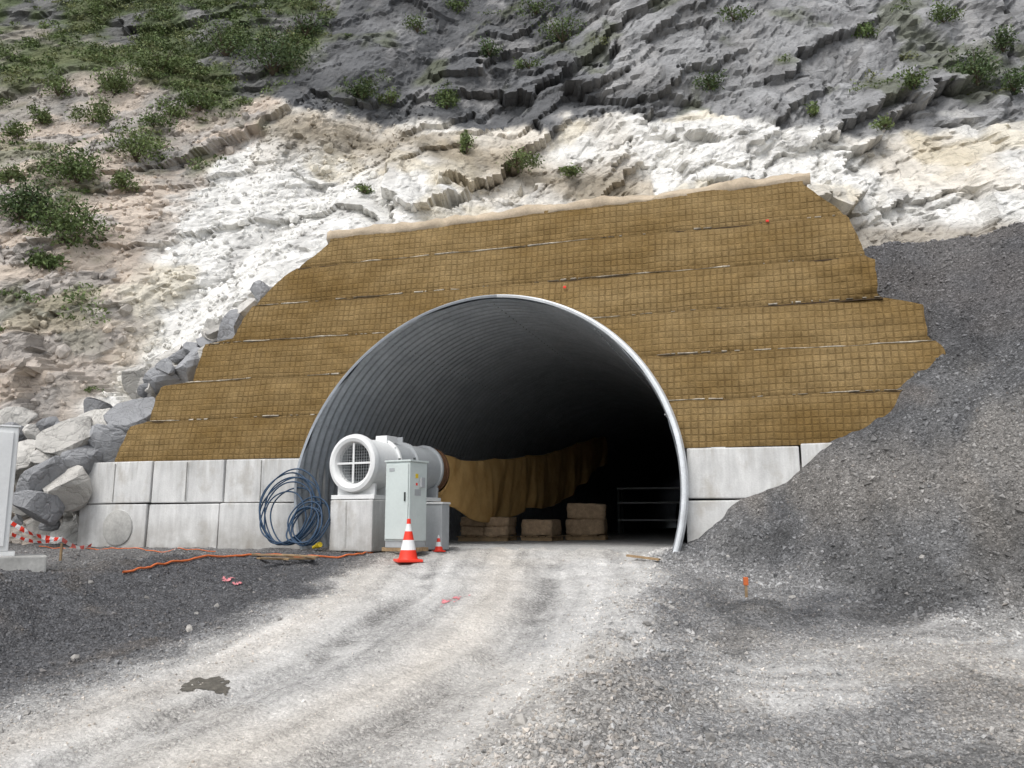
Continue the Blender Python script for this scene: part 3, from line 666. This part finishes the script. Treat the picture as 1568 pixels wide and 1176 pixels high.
box('form_groove',(.006,.03,.74),(-.024,.1,.42),M_CONC2,ped,.002)
# control cabinet
cab=empty('electrical_control_cabinet',(-1.70,13.75,FLOOR),math.radians(-30))
box('body',(.48,.46,1.24),(0,0,.78),M_CAB,cab,.012);box('door',(.44,.02,1.18),(0,-.242,.78),M_CAB,cab,.006)
box('roof',(.52,.50,.03),(0,0,1.417),M_CAB,cab,.008);box('plinth',(.46,.44,.1),(0,0,.11),M_GREY,cab,.004)
box('warning_label',(.004,.07,.07),(.243,-.05,1.18),M_YEL,cab,0);box('handle',(.02,.02,.14),(.17,-.265,.85),M_DARK,cab,.003)
box('louvre',(.004,.16,.10),(.243,-.02,.92),M_GREY,cab,0)
box('side_switch',(.05,.10,.16),(.27,.06,1.08),M_GREY,cab,.005);box('data_plate',(.10,.004,.05),(-.1,-.255,1.28),M_GREY,cab,0)
box('eye_bolt',(.04,.015,.06),(-.15,0,1.45),M_DARK,cab,.004);box('eye_bolt',(.04,.015,.06),(.15,0,1.45),M_DARK,cab,.004)
box('red_switch',(.006,.04,.04),(.243,-.05,1.05),M_RED,cab,0)
for k in (-.22,0,.22):box('skid',(.6,.08,.06),(0,k*.8,.03),M_WOOD,cab,.004)
cab2=empty('cable_junction_box',(-1.25,14.45,FLOOR),math.radians(-22))
box('post',(.3,.28,.75),(0,0,.38),M_GREY,cab2,.01);box('lid',(.33,.31,.03),(0,0,.77),M_WHITE,cab2,.005)
def cone(x,y,s):
    e=empty('traffic_cone',(x,y,float(ground_z(x,y))+.0),.3);e.scale=(s,s,s)
    box('base',(.42,.42,.045),(0,0,.03),M_RED,e,.012)
    lathe('body',[(.165,.05),(.15,.08),(.125,.2),(.09,.36),(.085,.38),(.06,.5),(.035,.62),(.03,.70),(.0,.705)],[M_RED,M_WHITE],e,32,mi=[0,0,1,0,0,1,0,0])
cone(-1.56,13.0,.92)
cx_,cy_=at_depth(672,835,14.3)[:2];cone(cx_,cy_,.45)
# ------------------------------------------------------------------ draped fabric duct
st0=np.array([-2.66+math.sin(math.radians(28))*2.3,14.25+math.cos(math.radians(28))*2.3]);d0=st0-PC;u0=float(d0@UV);v0=float(d0@AV)
vs=np.linspace(v0,19,640);sm=lambda q:np.convolve(np.pad(q,15,mode='edge'),np.ones(31)/31,'valid')
vk=[v0,v0+.4,3.4,6,11,15,19]
ztp=sm(np.interp(vs,vk,[3.0,2.98,2.92,3.12,3.65,4.35,4.95]));zbt=sm(np.interp(vs,vk,[2.15,1.98,1.70,1.68,2.05,2.85,3.9]))
ucn=sm(np.interp(vs,[v0,5,10,19],[u0,u0-.0,u0-.0,u0+.1]))
pa=np.linspace(0,2*math.pi,73);AA,VVd=np.meshgrid(pa,vs);tt=sst(0,.7,VVd-v0)
ztp=ztp-.05*np.abs(np.sin(vs*1.1))*sst(0,.9,vs-v0);zbt=zbt+(.08*np.sin(vs*.9)+.03*np.sin(vs*2.3+1))*sst(.3,1.2,vs-v0)
down=(1-np.sin(AA))/2
phs=VVd*1.9+2.2*fbm(VVd*.4,AA*0,605,3)*2+.9*down
fold=tt*(.10*np.sin(phs)+.045*np.sin(phs*2.7+1))*(.08+.92*down**1.3)+tt*.05*fbm(VVd*1.5+down*1.5,down*1.2,607,4)
rw=(.42*(1-tt)+.09*tt)
UU_=ucn[:,None]+rw*np.cos(AA)+fold;ZZ_=(ztp+zbt)[:,None]/2+(ztp-zbt)[:,None]/2*np.sin(AA)
mesh_np('ventilation_duct',np.stack([PC[0]+UU_*UV[0]+VVd*AV[0],PC[1]+UU_*UV[1]+VVd*AV[1],ZZ_],-1).reshape(-1,3),gridF(*AA.shape),M_DUCT,True)
# ------------------------------------------------------------------ pallets with bales
def pallet(u,v,w,d,h,rz=0):
    e=empty('loaded_pallet',uvw(u,v,FLOOR+.03),-TH+rz)
    for k in (-.4,0,.4):box('bearer',(w,.09,.09),(0,k*d,.045),M_WOOD,e,.003)
    for k in range(5):box('deck_board',(w/6,d,.022),((k-2)*w/4.6,0,.105),M_WOOD,e,.002)
    n=2 if w>1 else 1
    for i in range(n):
        for j in range(2 if h>.4 else 1):
            bm=bmesh.new();bmesh.ops.create_cube(bm,size=1);bmesh.ops.subdivide_edges(bm,edges=bm.edges[:],cuts=5,use_grid_fill=True)
            hh_=h/(2 if h>.4 else 1)
            for q in bm.verts:
                c_=q.co*2;rd=.82+.18*(1/max(1,(abs(c_.x)**4+abs(c_.y)**4+abs(c_.z)**4)**.25))
                q.co=Vector((q.co.x*w/n*.98*rd,q.co.y*d*rd*.95,q.co.z*hh_*rd))+Vector([random.uniform(-.018,.018) for _ in range(3)])
            finish(bm,'bale',M_BALE,e,0,True,((i-(n-1)/2)*w/n,random.uniform(-.06,.06),.12+hh_*(j+.5)),(0,random.uniform(-.04,.04),random.uniform(-.1,.1)))
pallet(-1.65,5.3,1.15,1.0,.42,.05);pallet(-.55,6.0,.75,.9,.36,-.1);pallet(.25,7.2,.95,.9,.75,.1)
rk=empty('steel_rack',uvw(.6,17,FLOOR+.03),-TH)
for x_ in(-1.2,1.2):
    for y_ in(-.4,.4):box('leg',(.08,.08,1.6),(x_,y_,.8),M_DARK,rk,.004)
for z_ in(.5,1.1,1.6):box('shelf',(2.5,.9,.06),(0,0,z_),M_GREY,rk,.004)
# ------------------------------------------------------------------ cables, planks, tape
coil=empty('blue_cable_coil',(0,0,0))
cu_,cz_=hit_face(446,790,-.35)
for i in range(13):
    ph_=rng.uniform(0,6);r_=.47+rng.uniform(-.06,.1);ou=rng.uniform(-.08,.1);pts=[]
    if i>6:r_*=.66;ou+=.40
    asp=rng.uniform(.9,1.14)
    for k in range(14):
        a=2*math.pi*k/14
        pts.append(uvw(cu_+ou+r_*math.cos(a)*(1+.06*math.sin(a*2+ph_)),-.36-.02*i+.14*math.sin(a)*1.0+.03*math.sin(a*3+ph_),FLOOR+.08+asp*r_*(1.08+1.08*math.sin(a))+.03*math.sin(2*a+ph_)))
    tube_curve('loop_%d'%i,pts,.013,M_BLUE,coil,True)
g_=lambda x,y,o=.02:(x,y,float(ground_z(x,y))+o)
def gp(px,py):
    r=ray(px,py);ys=np.arange(5,17,.02);tq=ys/r[1];X=r[0]*tq;Z=CAMZ+r[2]*tq;m=np.nonzero(Z<=ground_z(X,ys))[0];k=m[0] if len(m) else -1
    return float(X[k]),float(ys[k])
def lay_cable(name,pix,rad,lift):
    cp_=np.array([gp(*q) for q in pix]);cp_=np.array([cp_[0]]+[(cp_[i-1]+cp_[i]*2+cp_[i+1])/4 for i in range(1,len(cp_)-1)]+[cp_[-1]])
    tq=np.linspace(0,len(cp_)-1,len(cp_)*7);x=np.interp(tq,range(len(cp_)),cp_[:,0]);y=np.interp(tq,range(len(cp_)),cp_[:,1])
    tube_curve(name,[g_(a,b,lift) for a,b in zip(x,y)],rad,M_ORANGE)
lay_cable('orange_cable',[(188,879),(215,874),(245,868),(275,862),(300,857),(330,854),(380,852),(430,852),(480,854),(520,856),(555,853),(585,845),(600,838)],.014,.025)
lay_cable('thin_orange_cable',[(60,838),(110,840),(150,840),(190,845),(240,844),(300,846),(330,846)],.008,.018)
pl=empty('timber_offcuts',(0,0,0))
for (a,b) in [((385,852),(450,862)),((395,866),(480,860)),((430,852),(486,866)),((400,858),(440,866))]:
    p,q=gp(*a),gp(*b);m_=((p[0]+q[0])/2,(p[1]+q[1])/2);L=math.hypot(q[0]-p[0],q[1]-p[1]);box('plank',(max(.4,min(L,1.1)),.07,.022),g_(m_[0],m_[1],.06+.03*random.random()),M_WOOD,pl,.003,(.05,.04,math.atan2(q[1]-p[1],q[0]-p[0])))
p=gp(985,858);box('plank',(.5,.09,.03),g_(p[0],p[1],.04),M_WOOD,pl,.003,(0,.1,-.5))
xx,yy=gp(480,843);lathe('hose_coupling',[(.0,0),(.03,0),(.03,.12),(.045,.12),(.045,.2),(0,.2)],M_YEL,None,20,g_(xx,yy,.05),(1.3,0,.8))
wc=empty('white_switch_cabinet',(-6.30,9.85,float(ground_z(-6.0,9.8))),math.radians(31))
box('shell',(1.0,.6,1.42),(-.02,0,.98),M_WHITE,wc,.015);box('door_leaf',(.9,.02,1.3),(-.02,-.312,.98),M_WHITE,wc,.006);box('top_cap',(1.03,.63,.02),(-.02,0,1.70),M_WHITE,wc,.006)
box('foot_bracket',(1.1,.5,.05),(0,-.05,.245),M_WHITE,wc,.006)
box('concrete_footing',(1.75,.7,.30),(0,-.06,.07),M_CONC2,wc,.02);box('lock_handle',(.03,.03,.16),(.0,-.33,1.0),M_DARK,wc,.004)
tp=empty('barrier_tape',(0,0,0))
def strip(name,a,b,n,w):
    A_=np.array(a);B_=np.array(b);V_=[];Fm=[[],[]]
    for i in range(n+1):
        t_=i/n;c_=A_+(B_-A_)*t_;c_[2]-=.08*math.sin(math.pi*t_);tw=.9*math.sin(t_*9)
        dv=np.array([0,math.sin(tw)*w/2,math.cos(tw)*w/2]);V_+=[c_-dv,c_+dv]
    for i in range(n):Fm[i%2].append((2*i,2*i+2,2*i+3,2*i+1))
    mesh_np(name+'_red',V_,Fm[0],M_RED,parent=tp);mesh_np(name+'_white',V_,Fm[1],M_WHITE,parent=tp)
strip('span',at_depth(5,792,12.2),at_depth(95,826,12.8),14,.07);strip('tail',at_depth(95,826,12.8),g_(*gp(140,838),.04),7,.07)
strip('loose',at_depth(18,818,12.0),at_depth(95,824,12.8),12,.05)
pst=empty('tape_stake',g_(at_depth(95,828,12.8)[0],12.8,0));box('peg',(.03,.03,.4),(0,0,.1),M_WOOD,pst,.003);box('pointed_foot',(.02,.02,.1),(0,0,-.12),M_WOOD,pst,.003)
sx_,sy_=gp(1143,915);sk=empty('survey_stake',g_(sx_,sy_,0));box('peg',(.03,.03,.22),(0,0,.08),M_WOOD,sk,.003);box('orange_cap',(.055,.05,.10),(0,0,.19),M_ORANGE,sk,.008)
def patch(name,px,py,wx_,wy_,mat,off=.006,seed=1,thr=.0,rot=0):
    x0,y0=gp(px,py);n=60;a,b=np.meshgrid(np.linspace(-1.2,1.2,n),np.linspace(-1.2,1.2,n))
    xr=a*wx_;yr=b*wy_;X=x0+xr*math.cos(rot)-yr*math.sin(rot);Y=y0+xr*math.sin(rot)+yr*math.cos(rot)
    m=(a*a+b*b+1.3*fbm(X*7,Y*7,seed,5,.7))<.7+thr
    if thr<0:m&=(fbm(X*25,Y*25,seed+5,3)>-.05)
    Z=ground_z(X,Y)+off;Fq=gridF(n,n);Fq=Fq[m.ravel()[Fq].all(1)]
    mesh_np(name,np.stack([X,Y,Z],-1).reshape(-1,3),Fq,mat,True)
patch('damp_patch',312,1048,.27,.2,M_WET,.006,3)
patch('pink_paint_mark',690,920,.08,.5,M_PINK,.008,8,-.15,-.5);patch('pink_paint_mark',352,890,.2,.10,M_PINK,.02,9,-.05,0)
for i,(px,py,s_) in enumerate([(798,1108,.06),(290,966,.05),(115,1010,.045)]):
    x_,y_=gp(px,py);P_=np.array([g_(x_,y_,s_*.2)]);stones('rock',P_,np.array([s_]),np.array([[.42,.40,.37]]),bv=IV,bf=IF,jit=.22,flat=(.7,1.2))
# ------------------------------------------------------------------ light, sky, camera
w=bpy.data.worlds.new('World');S.world=w;w.use_nodes=True;nt=w.node_tree
sky=nt.nodes.new('ShaderNodeTexSky');sky.sky_type='NISHITA';sky.sun_disc=False;sky.sun_elevation=math.radians(58);sky.sun_rotation=math.radians(215);sky.air_density=1.0;sky.dust_density=3.0;sky.ozone_density=1
hs=nt.nodes.new('ShaderNodeHueSaturation');hs.inputs['Saturation'].default_value=.3;hs.inputs['Value'].default_value=1.4;nt.links.new(sky.outputs[0],hs.inputs['Color'])
nt.links.new(hs.outputs[0],nt.nodes['Background'].inputs[0]);nt.nodes['Background'].inputs[1].default_value=.15
sl=bpy.data.lights.new('sun','SUN');sl.energy=1.5;sl.angle=math.radians(30);sl.color=(1,.975,.94)
so=bpy.data.objects.new('sun',sl);S.collection.objects.link(so)
el=math.radians(58);az=math.radians(215);dv=Vector((math.sin(az)*math.cos(el),math.cos(az)*math.cos(el),math.sin(el)));so.rotation_euler=dv.to_track_quat('Z','Y').to_euler();so.location=(0,0,30)
cam=bpy.data.cameras.new('camera');co=bpy.data.objects.new('camera',cam);S.collection.objects.link(co);co.location=(0,0,CAMZ);co.rotation_euler=(math.pi/2+PITCH,0,0)
cam.sensor_width=36;cam.lens=36*F/1568;cam.clip_end=1500;cam.clip_start=.05;S.camera=co
S.view_settings.view_transform='Standard';S.view_settings.look='None';S.view_settings.exposure=0
